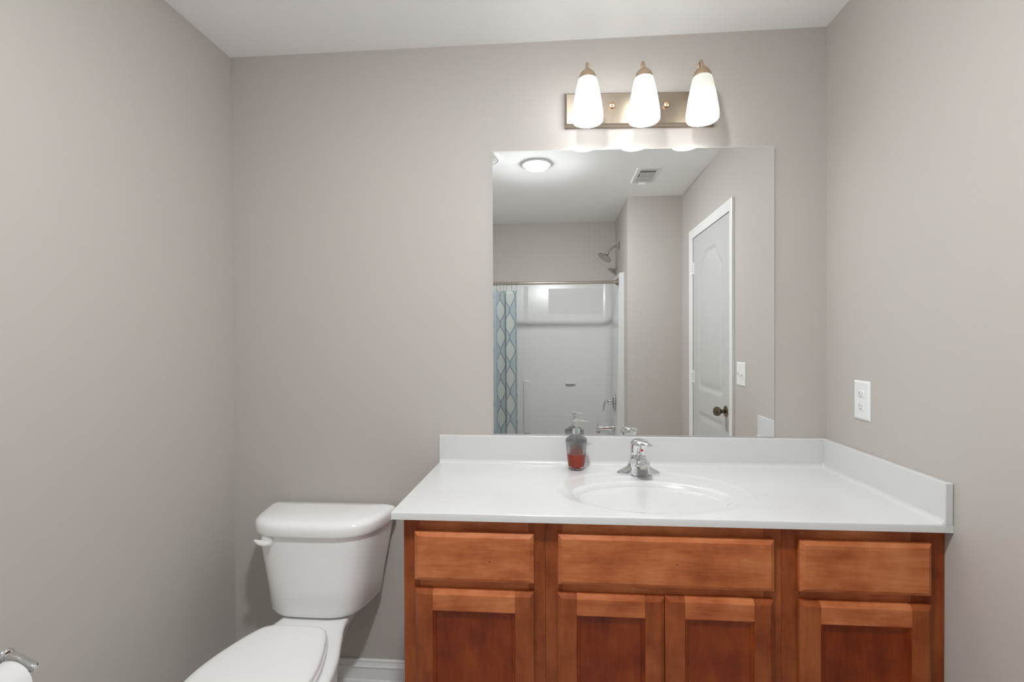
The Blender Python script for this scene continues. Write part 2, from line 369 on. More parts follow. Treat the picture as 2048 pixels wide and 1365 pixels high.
# ------------------------------------------------------------------ tub and surround
def build_tub():
    t = thing('bathtub_surround', 'white fibreglass tub and shower surround behind the curtain', 'bathtub', ((AX+BX)/2, -97, 0))
    fr = -86.0; xi0, xi1, yb = BX+1.6, AX-1.6, TY+1.0; top = 74.0
    def uline(inset, z, rc=3.2, k=7):            # U-shaped inner outline with rounded back corners
        x0, x1, yk = xi0+inset, xi1-inset, yb+inset
        pts = [(x1, fr, z)]
        for i in range(k): a = math.pi/2*i/(k-1); pts.append((x1-rc+rc*math.cos(a), yk+rc-rc*math.sin(a), z))
        for i in range(k): a = math.pi/2*i/(k-1); pts.append((x0+rc-rc*math.sin(a), yk+rc-rc*math.cos(a), z))
        pts.append((x0, fr, z)); return pts
    def outline(z):                              # outer U against the three walls, same point count
        pts = [(AX-0.02, fr, z)] + [(AX-0.02, TY+0.02, z)]*7 + [(BX+0.02, TY+0.02, z)]*7 + [(BX+0.02, fr, z)]
        return pts
    mb = MB()
    sheet = [outline(16.0), outline(top), uline(-0.9, top), uline(-0.45, top), uline(-0.12, top-0.12), uline(0, top-0.5), uline(0.3, 45.0), uline(0.95, 16.2), outline(16.0)]
    mb.grid(sheet)
    n = len(sheet[0])
    for e in (0, n-1): mb.add([r[e] for r in sheet[:-1]], [tuple(range(len(sheet)-1))])
    mb.build('surround', 'acrylic', t, angle=40)
    # raised panels and ledges moulded into the back of the surround
    def slab(x0, x1, z0, z1, d, nm): MB().box(x0, x1, yb-0.05, yb+d, z0, z1).build(nm, 'acrylic', t, bevel=0.3, seg=3)
    slab(-40.9, xi1-3.2, 55.4, 71.5, 0.12, 'wall_panel')
    slab(-50.0, -48.4, 55.4, 72.5, 0.16, 'wall_rib')
    slab(-50.2, -48.0, 18.0, 37.5, 1.3, 'wall_column')
    slab(-34.8, -31.2, 36.3, 36.75, 1.6, 'soap_ledge')
    # tub basin with rolled rim and apron
    def rr(x0, x1, y0, y1, z, r, k=6):
        pts = []
        for cx, cy_, a0 in ((x1-r, y1-r, 0), (x0+r, y1-r, 90), (x0+r, y0+r, 180), (x1-r, y0+r, 270)):
            for i in range(k): a = math.radians(a0+90*i/(k-1)); pts.append((cx+r*math.cos(a), cy_+r*math.sin(a), z))
        return pts
    x0, x1, y0, y1 = BX+0.02, AX-0.02, TY+0.02, fr+0.4
    mb = MB().rings([rr(x0, x1, y0, y1-0.6, 0.02, 0.3), rr(x0, x1, y0, y1-0.6, 14.0, 0.3), rr(x0, x1, y0, y1, 14.8, 0.4), rr(x0, x1, y0, y1, 15.6, 0.4), rr(x0+0.3, x1-0.3, y0+0.3, y1-0.4, 15.98, 0.6),
                     rr(x0+3, x1-3, y0+2.5, y1-2.6, 15.98, 4), rr(x0+3.5, x1-3.5, y0+3, y1-3.2, 15.4, 4), rr(x0+5, x1-6, y0+4, y1-4.2, 3.2, 4), rr(x0+7, x1-8, y0+6, y1-6, 2.0, 3)])
    mb.build('tub', 'acrylic', t, angle=40)
    # chrome spout, valve and lever belong to the tub unit's end wall
    sx, sy = xi1-0.06, -92.0
    t2 = thing('tub_spout', 'chrome tub spout with diverter below the shower valve', 'spout', (sx-0.92, sy, 22.0))
    mb = MB(); rs = []
    for u, r, dz in ((0, 1.15, 0.1), (0.3, 1.2, 0.1), (2.2, 1.05, 0.1), (4.2, 0.92, 0.0), (5.4, 0.85, -0.15), (5.95, 0.7, -0.35), (6.0, 0.1, -0.4)):
        rs.append([(sx-0.92-u, sy+r*math.cos(a)*0.9, 22.75+dz+r*math.sin(a)) for a in [2*math.pi*i/24 for i in range(24)]])
    mb.rings(rs); mb.build('spout_body', 'chrome', t2)
    MB().lathe((sx-0.92-5.2, sy, 21.15), [(0.62, 0), (0.7, 0.1), (0.72, 0.9)], n=24).build('spout_outlet', 'chrome', t2)
    MB().lathe((sx-0.92-5.3, sy, 23.45), [(0.13, 0), (0.13, 0.7), (0.25, 0.75), (0.25, 0.95), (0.1, 1.0)], n=14).build('diverter_knob', 'chrome', t2)
    t3 = thing('shower_valve', 'chrome single lever shower valve on the white surround above the tub spout', 'valve', (sx-0.92, sy, 31.5))
    rs = []
    for h, k in ((0, 1.0), (0.15, 1.0), (0.4, 0.92), (0.7, 0.72), (0.85, 0.5)):
        ring = []
        for i in range(32):
            a = 2*math.pi*i/32; c_, s_ = math.cos(a), math.sin(a)
            ring.append((sx-0.92-h, sy+2.4*k*c_*(1-0.25*abs(s_)), 31.5+3.3*k*s_))
        rs.append(ring)
    MB().rings(rs).build('escutcheon', 'chrome', t3)
    MB().lathe((sx-1.7, sy, 31.8), [(1.0, 0), (1.05, 0.4), (0.9, 1.2), (0.55, 1.5), (0.1, 1.6)], axis=(-1, 0, 0), n=28).build('valve_hub', 'chrome', t3)
    MB().tube([(sx-2.6, sy, 32.1), (sx-3.3, sy, 32.3), (sx-3.9, sy, 31.8), (sx-4.25, sy, 30.4), (sx-4.45, sy, 28.6)], [0.45, 0.5, 0.48, 0.4, 0.2], flat=0.7).build('lever', 'chrome', t3)
build_tub()

def build_shower_head():
    x, y, z = AX-0.02, -97.0, 84.7
    t = thing('showerhead', 'satin nickel shower head on bent arm high above the tub', 'shower head', (x, y, z))
    MB().lathe((x, y, z), [(1.35, 0), (1.3, 0.1), (1.0, 0.28), (0.5, 0.42), (0.45, 0.6)], axis=(-1, 0, 0)).build('flange', 'nickel', t)
    arm = [(x-0.3, y, z), (x-1.2, y, z+0.05), (x-2.0, y, z-0.2), (x-2.7, y, z-0.75), (x-3.4, y, z-1.6), (x-4.0, y, z-2.35)]
    MB().tube(arm, 0.36, 16).build('shower_arm', 'nickel', t)
    ax = Vector((-0.55, 0.12, -0.83)).normalized(); c = Vector(arm[-1]) - ax*0.1
    MB().lathe(c, [(0.5, 0), (0.62, 0.12), (0.62, 0.5), (0.55, 0.75), (0.75, 1.0), (1.3, 1.35), (2.1, 1.65), (2.45, 1.85), (2.5, 2.0), (2.5, 2.25), (2.35, 2.4), (0.2, 2.45)], axis=ax, n=48).build('spray_head', 'nickel', t)
    e = c + ax*2.3 + Vector((0.83, 0, -0.55))*1.9
    MB().lathe(e, [(0.16, 0), (0.2, 0.5), (0.1, 0.55)], axis=ax, n=12).build('spray_tab', 'nickel', t)
build_shower_head()

# ------------------------------------------------------------------ shower rod, hooks, curtain
RY, RZ = -87.3, 71.05
def build_rod():
    xr, xl = AX-1.75, BX+1.75
    t = thing('shower_rod', 'nickel shower curtain rod across the tub opening', 'curtain rod', ((xr+xl)/2, RY, RZ))
    MB().lathe((xl+0.05, RY, RZ), [(0.5, 0), (0.5, xr-xl-0.1)], axis=(1, 0, 0), n=24).build('rod', 'rodmetal', t)
    MB().lathe((-40.5, RY, RZ), [(0.52, 0), (0.56, 0.03), (0.56, 0.12), (0.52, 0.15)], axis=(1, 0, 0), n=24).build('rod_joint', 'rodmetal', t)
    for x, s in ((xr, -1), (xl, 1)):
        MB().lathe((x, RY, RZ), [(1.35, 0), (1.35, 0.15), (1.1, 0.45), (0.7, 0.85), (0.62, 1.5)], axis=(s, 0, 0), n=30).build('end_flange', 'rodmetal', t)
build_rod()
def build_curtain():
    x_r, x_l, zt, zb = -50.6, -74.0, 68.7, 16.8
    # folded path: list of (x, y) walking left from the free edge
    pts = []; n = 240
    for i in range(n+1):
        s = i/n
        x = x_r + (x_l-x_r)*s
        ph = 2*math.pi*((s*24.0-0.9)/6.4)
        y = 0.95*math.sin(ph) + 0.25*math.sin(2.3*ph+1)
        x += 0.55*math.sin(2*ph)
        pts.append((x, RY+y))
    L = [0]
    for a, b in zip(pts, pts[1:]): L.append(L[-1]+math.hypot(b[0]-a[0], b[1]-a[1]))
    zs = [zt-(zt-zb)*j/40 for j in range(41)]
    P = [[(x-0.004*(zt-z)*(-1), RY+(y-RY)*(0.75+0.35*(zt-z)/(zt-zb)), z) for z in zs] for x, y in pts]
    mb = MB().grid(P)
    o = mb.build('shower_curtain', 'cloth', None, angle=180)
    me = o.data; uvl = me.uv_layers.new(name='cloth'); b = len(zs)
    for lp in me.loops:
        i, j = divmod(lp.vertex_index, b); uvl.data[lp.index].uv = (L[i]+1.1, zs[j])
    sd = o.modifiers.new('thickness', 'SOLIDIFY'); sd.thickness = 0.0007
    tag(o, 'pale blue curtain with dotted wavy lines, seen at the mirror edge', 'shower curtain')
    # hooks: one of a kind, then copies
    xs = [-51.0, -52.6, -54.2, -55.3, -56.3, -57.6, -60.0, -62.5, -65.0, -67.5, -70.0, -72.5]
    first = None
    for i, x in enumerate(xs):
        if first is None:
            ring = [(x, RY+0.62*math.cos(a), RZ+0.02+0.62*math.sin(a)) for a in [math.radians(-70+320*q/20) for q in range(21)]]
            hook = ring + [(x, RY+0.2, RZ-1.2), (x, RY, RZ-2.2), (x, RY-0.15, RZ-2.75), (x, RY+0.05, RZ-2.95)]
            first = MB().tube(hook, 0.055, 8).build('curtain_hook', 'nickel', None, origin=(x, RY, RZ))
            c = first
        else:
            c = first.copy(); COL.objects.link(c); c.location = Vector((x, RY, RZ))*I
        tag(c, 'thin metal hook on the shower rod holding the wavy-patterned curtain', 'curtain hook', 'curtain hooks on the shower rod')
build_curtain()

# ------------------------------------------------------------------ ceiling fittings (seen in the mirror)
def build_ceiling_fittings():
    cx, cy_ = -42.8, -49.1
    t = thing('ceiling_light', 'round lit white flush ceiling light, seen in the mirror', 'ceiling light', (cx, cy_, H))
    MB().lathe((cx, cy_, H-0.01), [(3.65, 0), (3.65, 0.2), (3.5, 0.36), (3.0, 0.45), (2.9, 0.45), (2.86, 0.35)], axis=(0, 0, -1), n=64, cap1=False).build('trim_ring', 'plastic', t)
    MB().lathe((cx, cy_, H-0.3), [(2.7, 0), (2.7, 0.5), (2.62, 0.68), (2.35, 0.84), (1.6, 0.96), (0, 1.02)], axis=(0, 0, -1), n=48).build('diffuser', 'led', t)
    # register
    x0, x1, y0, y1 = -17.4, -11.0, -65.3, -53.4
    t = thing('ceiling_register', 'white louvred air register on the ceiling near the door', 'air vent', ((x0+x1)/2, (y0+y1)/2, H))
    z = H-0.02
    def ring(i, zz): return [(x0+i, y0+i, zz), (x1-i, y0+i, zz), (x1-i, y1-i, zz), (x0+i, y1-i, zz)]
    MB().rings([ring(0, z), ring(0, z-0.12), ring(0.25, z-0.35), ring(1.1, z-0.38), ring(1.2, z-0.1), ring(1.2, z)], True, True).build('frame', 'plastic', t, angle=20)
    MB().box(x0+1.2, x1-1.2, y0+1.2, y1-1.2, z-0.06, z-0.01).build('duct_shade_plate', 'shadowgrey', t)  # solid dark plate; the duct's inner shade is put into its colour
    for k in range(7):
        xx = x0+1.55+k*0.55
        MB().add([(xx, y0+4.2, z-0.1), (xx+0.3, y0+4.2, z-0.36), (xx+0.36, y0+4.2, z-0.36), (xx+0.06, y0+4.2, z-0.1),
                  (xx, y1-4.0, z-0.1), (xx+0.3, y1-4.0, z-0.36), (xx+0.36, y1-4.0, z-0.36), (xx+0.06, y1-4.0, z-0.1)],
                 [(0,1,2,3),(7,6,5,4),(0,4,5,1),(1,5,6,2),(2,6,7,3),(3,7,4,0)]).build('louvre', 'plastic', t)
    for yy in (y1-4.0, y1-1.9, y0+4.0):
        MB().box(x0+1.2, x1-1.2, yy-0.12, yy+0.12, z-0.37, z-0.07).build('cross_bar', 'plastic', t)
    for k in range(4):
        yy = y0+1.5+k*0.62
        MB().box(x0+1.2, x1-1.2, yy, yy+0.3, z-0.36, z-0.3).build('cross_bar', 'plastic', t)
    MB().box(x0+2.2, x0+4.2, y0+0.2, y0+0.7, z-0.9, z-0.33).build('damper_lever', 'plastic', t, bevel=0.12)
    t = thing('exhaust_fan', 'round white ceiling fitting cut off by the mirror edge', 'exhaust fan', (-55.0, -43.9, H))
    MB().lathe((-55.0, -43.9, H-0.01), [(4.0, 0), (4.0, 0.3), (3.8, 0.6), (3.3, 0.75), (3.2, 0.65), (3.0, 0.65), (2.9, 0.8), (1.2, 1.0), (0, 1.05)], axis=(0, 0, -1), n=56).build('grille_cover', 'plastic', t)
build_ceiling_fittings()

# ------------------------------------------------------------------ switch and outlet on the right wall
def wall_plate(t, y0, y1, z0, z1):
    def ring(i, xx): return [(xx, y0+i, z0+i), (xx, y1-i, z0+i), (xx, y1-i, z1-i), (xx, y0+i, z1-i)]
    return MB().rings([ring(0, -0.01), ring(0, -0.08), ring(0.05, -0.13), ring(0.28, -0.22), ring(0.34, -0.22)]).build('cover_plate', 'plastic', t, angle=15)
def build_switch():
    y0, y1, z0, z1 = -34.1, -29.5, 42.55, 47.45
    t = thing('light_switch', 'white double toggle switch plate beside the door, reflected in the mirror', 'light switch', (0, (y0+y1)/2, (z0+z1)/2))
    wall_plate(t, y0, y1, z0, z1); yc, zc = (y0+y1)/2, (z0+z1)/2
    for dy, up in ((-0.91, 1), (0.91, -1)):
        MB().box(-0.24, -0.215, yc+dy-0.2, yc+dy+0.2, zc-0.47, zc+0.47).build('switch_bezel', 'trim', t, bevel=0.01)
        a = [(-0.2, yc+dy-0.14, zc-0.22), (-0.2, yc+dy+0.14, zc-0.22), (-0.2, yc+dy+0.14, zc+0.22), (-0.2, yc+dy-0.14, zc+0.22)]
        b = [(-0.72, y, zc+up*0.33+(z-zc)*0.45) for _, y, z in a]
        MB().rings([a, b]).build('toggle', 'plastic', t, bevel=0.04)
        for dz in (-1.2, 1.2):
            MB().lathe((-0.215, yc+dy, zc+dz), [(0.13, 0), (0.11, 0.03), (0, 0.035)], axis=(-1, 0, 0), n=14).build('screw', 'plastic', t)
build_switch()
def build_outlet():
    y0, y1, z0, z1 = -9.72, -6.62, 41.9, 46.8
    t = thing('wall_outlet', 'white duplex outlet plate on the wall above the side splash', 'outlet', (0, (y0+y1)/2, (z0+z1)/2))
    wall_plate(t, y0, y1, z0, z1); yc, zc = (y0+y1)/2, (z0+z1)/2
    for dz in (0.77, -0.77):
        rs = []
        for xx, k in ((-0.2, 1), (-0.235, 1), (-0.25, 0.96)):
            ring = []
            for i in range(40):
                a = 2*math.pi*i/40
                ring.append((xx, yc+0.67*k*math.cos(a), zc+dz+max(-0.5, min(0.5, 0.67*math.sin(a)))*k))
            rs.append(ring)
        r = MB().rings(rs).build('receptacle', 'plastic', t, angle=30)
        for dy, hh in ((-0.25, 0.16), (0.25, 0.13)):
            MB().box(-0.254, -0.249, yc+dy-0.035, yc+dy+0.035, zc+dz+0.1-hh, zc+dz+0.1+hh).build('slot', 'dark', r)
        MB().lathe((-0.249, yc, zc+dz-0.27), [(0.085, 0), (0.085, 0.005)], axis=(-1, 0, 0), n=14).build('slot', 'dark', r)
    MB().lathe((-0.215, yc, zc), [(0.12, 0), (0.1, 0.03), (0, 0.035)], axis=(-1, 0, 0), n=14).build('screw', 'plastic', t)
build_outlet()

# ------------------------------------------------------------------ vanity cabinets
FF, FD = -20.95, -21.7           # face frame front, door front
ZT = 33.2                        # underside of the top
def frustum(x0, x1, z0, z1, ins, yb=FF-0.005, ym=None, yf=FD, mi=0):
    l, r, b, t = ins; ym = yf+0.30 if ym is None else ym
    def ring(a, y): return [(x0+l*a, y, z0+b*a), (x1-r*a, y, z0+b*a), (x1-r*a, y, z1-t*a), (x0+l*a, y, z1-t*a)]
    return MB().rings([ring(0, yb), ring(0, ym), ring(1, yf)], mi=mi)
CH = 0.42
def cab_door(root, x0, x1, z0, z1):
    sw = 1.95
    lf = frustum(x0, x0+sw, z0, z1, (CH, 0, CH, CH)); rt = frustum(x1-sw, x1, z0, z1, (0, CH, CH, CH))
    mb = MB(); mb.add(lf.v, lf.f); mb.add(rt.v, rt.f)
    mb.box(x0+sw-0.05, x1-sw+0.05, FF-0.15, FF-0.006, z0+0.1, z1-0.1)
    d = mb.build('door', 'wood_v', root, bevel=0.035)
    for a, b, ins in ((z1-sw-0.15, z1, (0, 0, 0, CH)), (z0, z0+sw+0.15, (0, 0, CH, 0))):
        frustum(x0+sw+0.002, x1-sw-0.002, a, b, ins, yf=FD+0.004).build('rail', 'wood_h', d, bevel=0.03)
    xa, xb, za, zb = x0+sw, x1-sw, z0+sw+0.15, z1-sw-0.15
    def ring(i, y): return [(xa+i, y, za+i), (xb-i, y, za+i), (xb-i, y, zb-i), (xa+i, y, zb-i)]
    MB().rings([ring(0, FD+0.02), ring(0.05, FD+0.03), ring(0.11, FD+0.14), ring(0.30, FD+0.17), ring(0.38, FD+0.33), ring(0.42, FD+0.34)], False, True).build('panel', 'wood_p', d, angle=15)
    return d
def drawer(root, x0, x1, z0, z1, knot=None):
    d = frustum(x0, x1, z0, z1, (CH, CH, CH, CH)).build('drawer_front', 'wood_h', root, bevel=0.035)
    if knot:
        kx, kz = knot; rs = []
        for r, y in ((0.065, FD-0.001), (0.05, FD-0.003)):
            rs.append([(kx+1.5*r*math.cos(a), y, kz+r*(1+0.2*math.sin(2*a+1))*math.sin(a)) for a in [2*math.pi*i/14 for i in range(14)]])
        MB().rings(rs, True, True).build('wood_knot', 'knot', d)
def cabinet(x0, x1, label, drawers, doors, side_left=False):
    t = thing('vanity_cabinet', label, 'cabinet', ((x0+x1)/2, -10.5, 0), 'vanity base cabinets')
    x0 += 0.01; x1 -= 0.01
    mb = MB()
    mb.box(x0, x0+0.6, FF+0.55, -0.9, 0.01, ZT).box(x1-0.6, x1, FF+0.55, -0.9, 0.01, ZT).box(x0+0.6, x1-0.6, FF+0.55, -0.9, 4, 4.6).box(x0+0.6, x1-0.6, -1.4, -0.9, 4.6, ZT)
    mb.build('carcass', 'wood_v', t, bevel=0.03)
    # face frame from a grid of cells
    sl, sr = 1.75, 1.75
    xc = [x0, x0+sl, x1-sr, x1]; zc = [4.0, 5.6, 24.8, 26.9, 31.4, ZT]
    mb = MB()
    mb.box(xc[0], xc[1], FF, FF+0.55, 4, ZT, 0); mb.box(xc[2], xc[3], FF, FF+0.55, 4, ZT, 0)
    for a, b in ((4.0, 5.6), (24.8, 26.9), (31.4, ZT)): mb.box(xc[1]+0.002, xc[2]-0.002, FF+0.003, FF+0.55, a, b, 1)
    mb.build('face_frame', ['wood_v', 'wood_h'], t, bevel=0.02)
    MB().box(x0, x1, FF+3.0, FF+3.6, 0.01, 4.0).build('toe_kick', 'wood_h', t)
    for d in drawers: drawer(t, *d)
    for d in doors: cab_door(t, *d)
    return t
cabinet(-54.45, -39.3, 'narrow brown wood vanity cabinet beside the toilet, one drawer over one door',
        [(-53.15, -40.5, 26.65, 31.8, (-45.1, 28.9))], [(-53.12, -40.5, 4.6, 25.72)])
cabinet(-39.3, -15.5, 'wide middle brown wood vanity cabinet with two doors under the sink',
        [(-38.0, -16.4, 26.68, 31.9, (-26.0, 29.2))], [(-38.05, -27.22, 4.6, 25.74), (-27.16, -16.45, 4.6, 25.8)])
rc = cabinet(-15.5, -1.38, 'narrow brown wood vanity cabinet against the outlet wall, one drawer over one door',
        [(-13.98, -1.58, 26.74, 31.94)], [(-14.0, -1.56, 4.6, 25.82)])
fs = MB().box(-1.37, -0.03, FF+0.02, FF+0.55, 0.02, ZT).build('filler_strip', 'wood_v', None, bevel=0.03)
tag(fs, 'narrow brown wood filler strip between the vanity and the outlet wall', 'filler strip')

# ------------------------------------------------------------------ vanity top with moulded basin
def build_top():
    xl, yf, zt, zb = -55.54, -22.0, 34.0, 33.22
    t = thing('countertop', 'white moulded vanity top with oval basin and splashes', 'countertop', ((xl)/2, -11, zb))
    def hz(x, y):
        z = zt
        r = math.hypot((x+26.9)/11.35, (y+12.55)/8.45)
        if r < 1.0:
            u = min(1, (1.0-r)/0.09); z -= 0.08*u*u*(3-2*u)
            u = min(1, max(0, (0.93-r)/0.35)); z -= 0.07*u*u*(3-2*u)
        r = math.hypot((x+27.15)/8.55, (y+14.35)/5.5)
        if r < 1.08: z -= 5.2*(1-math.exp(-((1.08-r)/0.31)**1.8))
        fx, fy = abs(x+27.05)/3.3, abs(y+4.95)/1.6      # level deck for the faucet
        q = max(fx, fy)
        if q < 1.35: u = min(1, (1.35-q)/0.35); z += (33.92-z)*u*u*(3-2*u)
        # soft coves against the splashes
        for dist in (-0.75-y,) + ((-0.75-x,)):
            if 0 <= dist < 0.45: z += 0.45-math.sqrt(max(0, 0.45**2-(0.45-dist)**2))
        return z
    nx, ny = 250, 104
    xs = [xl+0.12+(-0.75-xl-0.12)*i/nx for i in range(nx+1)]; ys = [yf+0.12+(-0.75-yf-0.12)*j/ny for j in range(ny+1)]
    # refine near the splashes
    xs += [-0.75-0.45*k/5 for k in range(1, 5)]; ys += [-0.75-0.45*k/5 for k in range(1, 5)]
    xs = sorted(set(round(x, 4) for x in xs)); ys = sorted(set(round(y, 4) for y in ys))
    P = [[(x, y, hz(x, y)) for y in ys] for x in xs]
    mb = MB().grid(P)
    a, b = len(P), len(P[0])
    front = [P[i][0] for i in range(a)]; left = [P[0][j] for j in range(b)]
    def strip(row, dx, dy):
        rows = [row]
        for o, dz in ((0.08, -0.035), (0.12, -0.12), (0.12, zb-zt)): rows.append([(x+dx*o, y+dy*o, (zt if dz > -0.5 else zb)+(dz if dz > -0.5 else 0)) for x, y, _ in row])
        mb.grid(rows)
    strip(front, 0, -1); strip(left, -1, 0)
    mb.add([(xl, yf, zb), (-0.03, yf, zb), (-0.03, -0.03, zb), (xl, -0.03, zb)], [(0, 1, 2, 3)])
    mb.box(-0.76, -0.03, yf, -0.75, zb, zt-0.002)
    mb.add([(xl+0.12, yf+0.12, zt), (xl+0.04, yf+0.12, zt-0.035), (xl+0.12, yf+0.04, zt-0.035), (xl, yf+0.12, zt-0.12), (xl+0.12, yf, zt-0.12), (xl, yf+.12, zb), (xl+.12, yf, zb), (xl+.04, yf+.04, zt-.1), (xl+.04, yf+.04, zb)],
           [(0, 1, 7, 2), (1, 3, 7), (2, 7, 4), (3, 5, 8, 7), (7, 8, 6, 4)])
    mb.build('basin_top', 'marble', t, angle=60)
    MB().box(xl, -0.03, -0.75, -0.03, zb, 38.0).build('backsplash', 'marble', t, bevel=0.09, seg=3)
    MB().box(-0.75, -0.035, yf, -0.752, zt-0.02, 38.0).build('side_splash', 'marble', t, bevel=0.09, seg=3)
build_top()

# ------------------------------------------------------------------ mirror
def build_mirror():
    x0, x1, zb = -47.45, -7.15, 38.08; zl, zr = 80.03, 79.42
    t = thing('wall_mirror', 'large frameless square mirror above the vanity', 'mirror', ((x0+x1)/2, -0.02, zb))
    def ring(y, i): return [(x0+i, y, zb+i), (x1-i, y, zb+i), (x1-i, y, zr-i), (x0+i, y, zl-i)]
    mb = MB().rings([ring(-0.02, 0), ring(-0.22, 0), ring(-0.25, 0.04)], mi=1); mb.f.pop(); mb.mi.pop()
    mb.add(ring(-0.25, 0.04), [(0, 1, 2, 3)], 0)
    mb.build('mirror_glass', ['mirror', 'mirredge'], t, smooth=False)
    MB().box(x0, x1, -0.33, -0.02, zb-0.06, zb-0.01).box(x0, x1, -0.33, -0.27, zb-0.01, zb+0.10).build('bottom_channel', 'alum', t)
build_mirror()

# ------------------------------------------------------------------ vanity light
def build_vanity_light():
    cx, cz = -26.2, 85.2
    t = thing('vanity_light', 'three-lamp brushed brass vanity light above the mirror', 'wall light', (cx, 0, cz))
    tilt = -0.026
    def R(x): return (x-cx)*tilt
    x0, x1, h = -36.75, -15.6, 2.42
    def ring(i, y): return [(x0+i, y, cz+R(x0)-h+i), (x1-i, y, cz+R(x1)-h+i), (x1-i, y, cz+R(x1)+h-i), (x0+i, y, cz+R(x0)+h-i)]
    MB().rings([ring(0, -0.01), ring(0, -0.55), ring(0.12, -0.85), ring(0.3, -1.0)]).build('back_plate', 'brass', t, angle=20)
    for sx in (-30.0, -22.35):
        MB().lathe((sx, -0.98, cz+R(sx)+0.35), [(0.14, 0), (0.14, 0.2), (0.36, 0.26), (0.38, 0.42), (0.2, 0.58), (0.0, 0.62)], axis=(0, -1, 0), n=24).build('finial_screw', 'gold', t)
    sy = -4.5
    mats = [emit('lit_white_glass_cool', (0.95, 0.98, 1.0), SHADE_E[0]),
            emit('lit_white_glass_even', (0.97, 0.985, 0.99), SHADE_E[1]),
            emit('lit_white_glass_warm', (0.99, 0.985, 0.96), SHADE_E[2], (-2.0, 3.2, SHADE_E[2], 0.66, (1.0, 0.975, 0.83)))]
    for k, sx in enumerate((-33.68, -26.1, -18.38)):
        r = R(sx); zt = 87.6+r; zb = 81.75+r
        a = t
        path = [(sx, -0.95, cz+r+0.5), (sx, -1.6, cz+r+0.75), (sx, -2.1, cz+r+1.5), (sx, -2.4, cz+r+2.6), (sx, -2.5, 88.9+r)]
        for q in range(1, 11):
            ang = math.pi*q/10; path.append((sx, (sy-2.5)/2+(-2.5-sy)/2*math.cos(ang), 89.0+r+1.12*math.sin(ang)))
        path.append((sx, sy, zt+1.0))
        arm_o = MB().tube(path, 0.2, 14).build('arm', 'brassarm', a)
        MB().lathe((sx, -0.95, cz+r+0.6), [(0.85, 0), (0.85, 0.1), (0.5, 0.3), (0.3, 0.4)], axis=(0, -1, 0), n=24).build('arm_rosette', 'brassarm', arm_o)
        MB().lathe((sx, sy, zt-0.12), [(1.22, 0), (1.22, 0.14), (1.12, 0.5), (0.88, 0.95), (0.55, 1.26), (0.26, 1.38)], n=40).build('socket_cap', 'brassarm', arm_o)
        prof = [(1.17, 5.85), (1.3, 5.5), (1.55, 4.4), (1.83, 3.0), (2.05, 1.5), (2.13, 0.7), (2.10, 0.2), (1.98, 0.0), (1.88, 0.05), (1.98, 0.3), (2.0, 0.7), (1.92, 1.5), (1.70, 3.0), (1.42, 4.4), (1.1, 5.6)]
        sh = MB().lathe((sx, sy, zb), prof, n=48, cap0=False, cap1=False).build('glass_shade', mats[k], t, angle=60, origin=(sx, sy, zb+2))
        b = MB().lathe((sx, sy, zb+0.9), [(0.0, 0), (0.55, 0.1), (0.95, 0.5), (1.1, 1.1), (0.95, 1.8), (0.6, 2.6), (0.5, 4.2), (0.0, 4.25)], n=28).build('bulb', 'bulb', sh)
build_vanity_light()

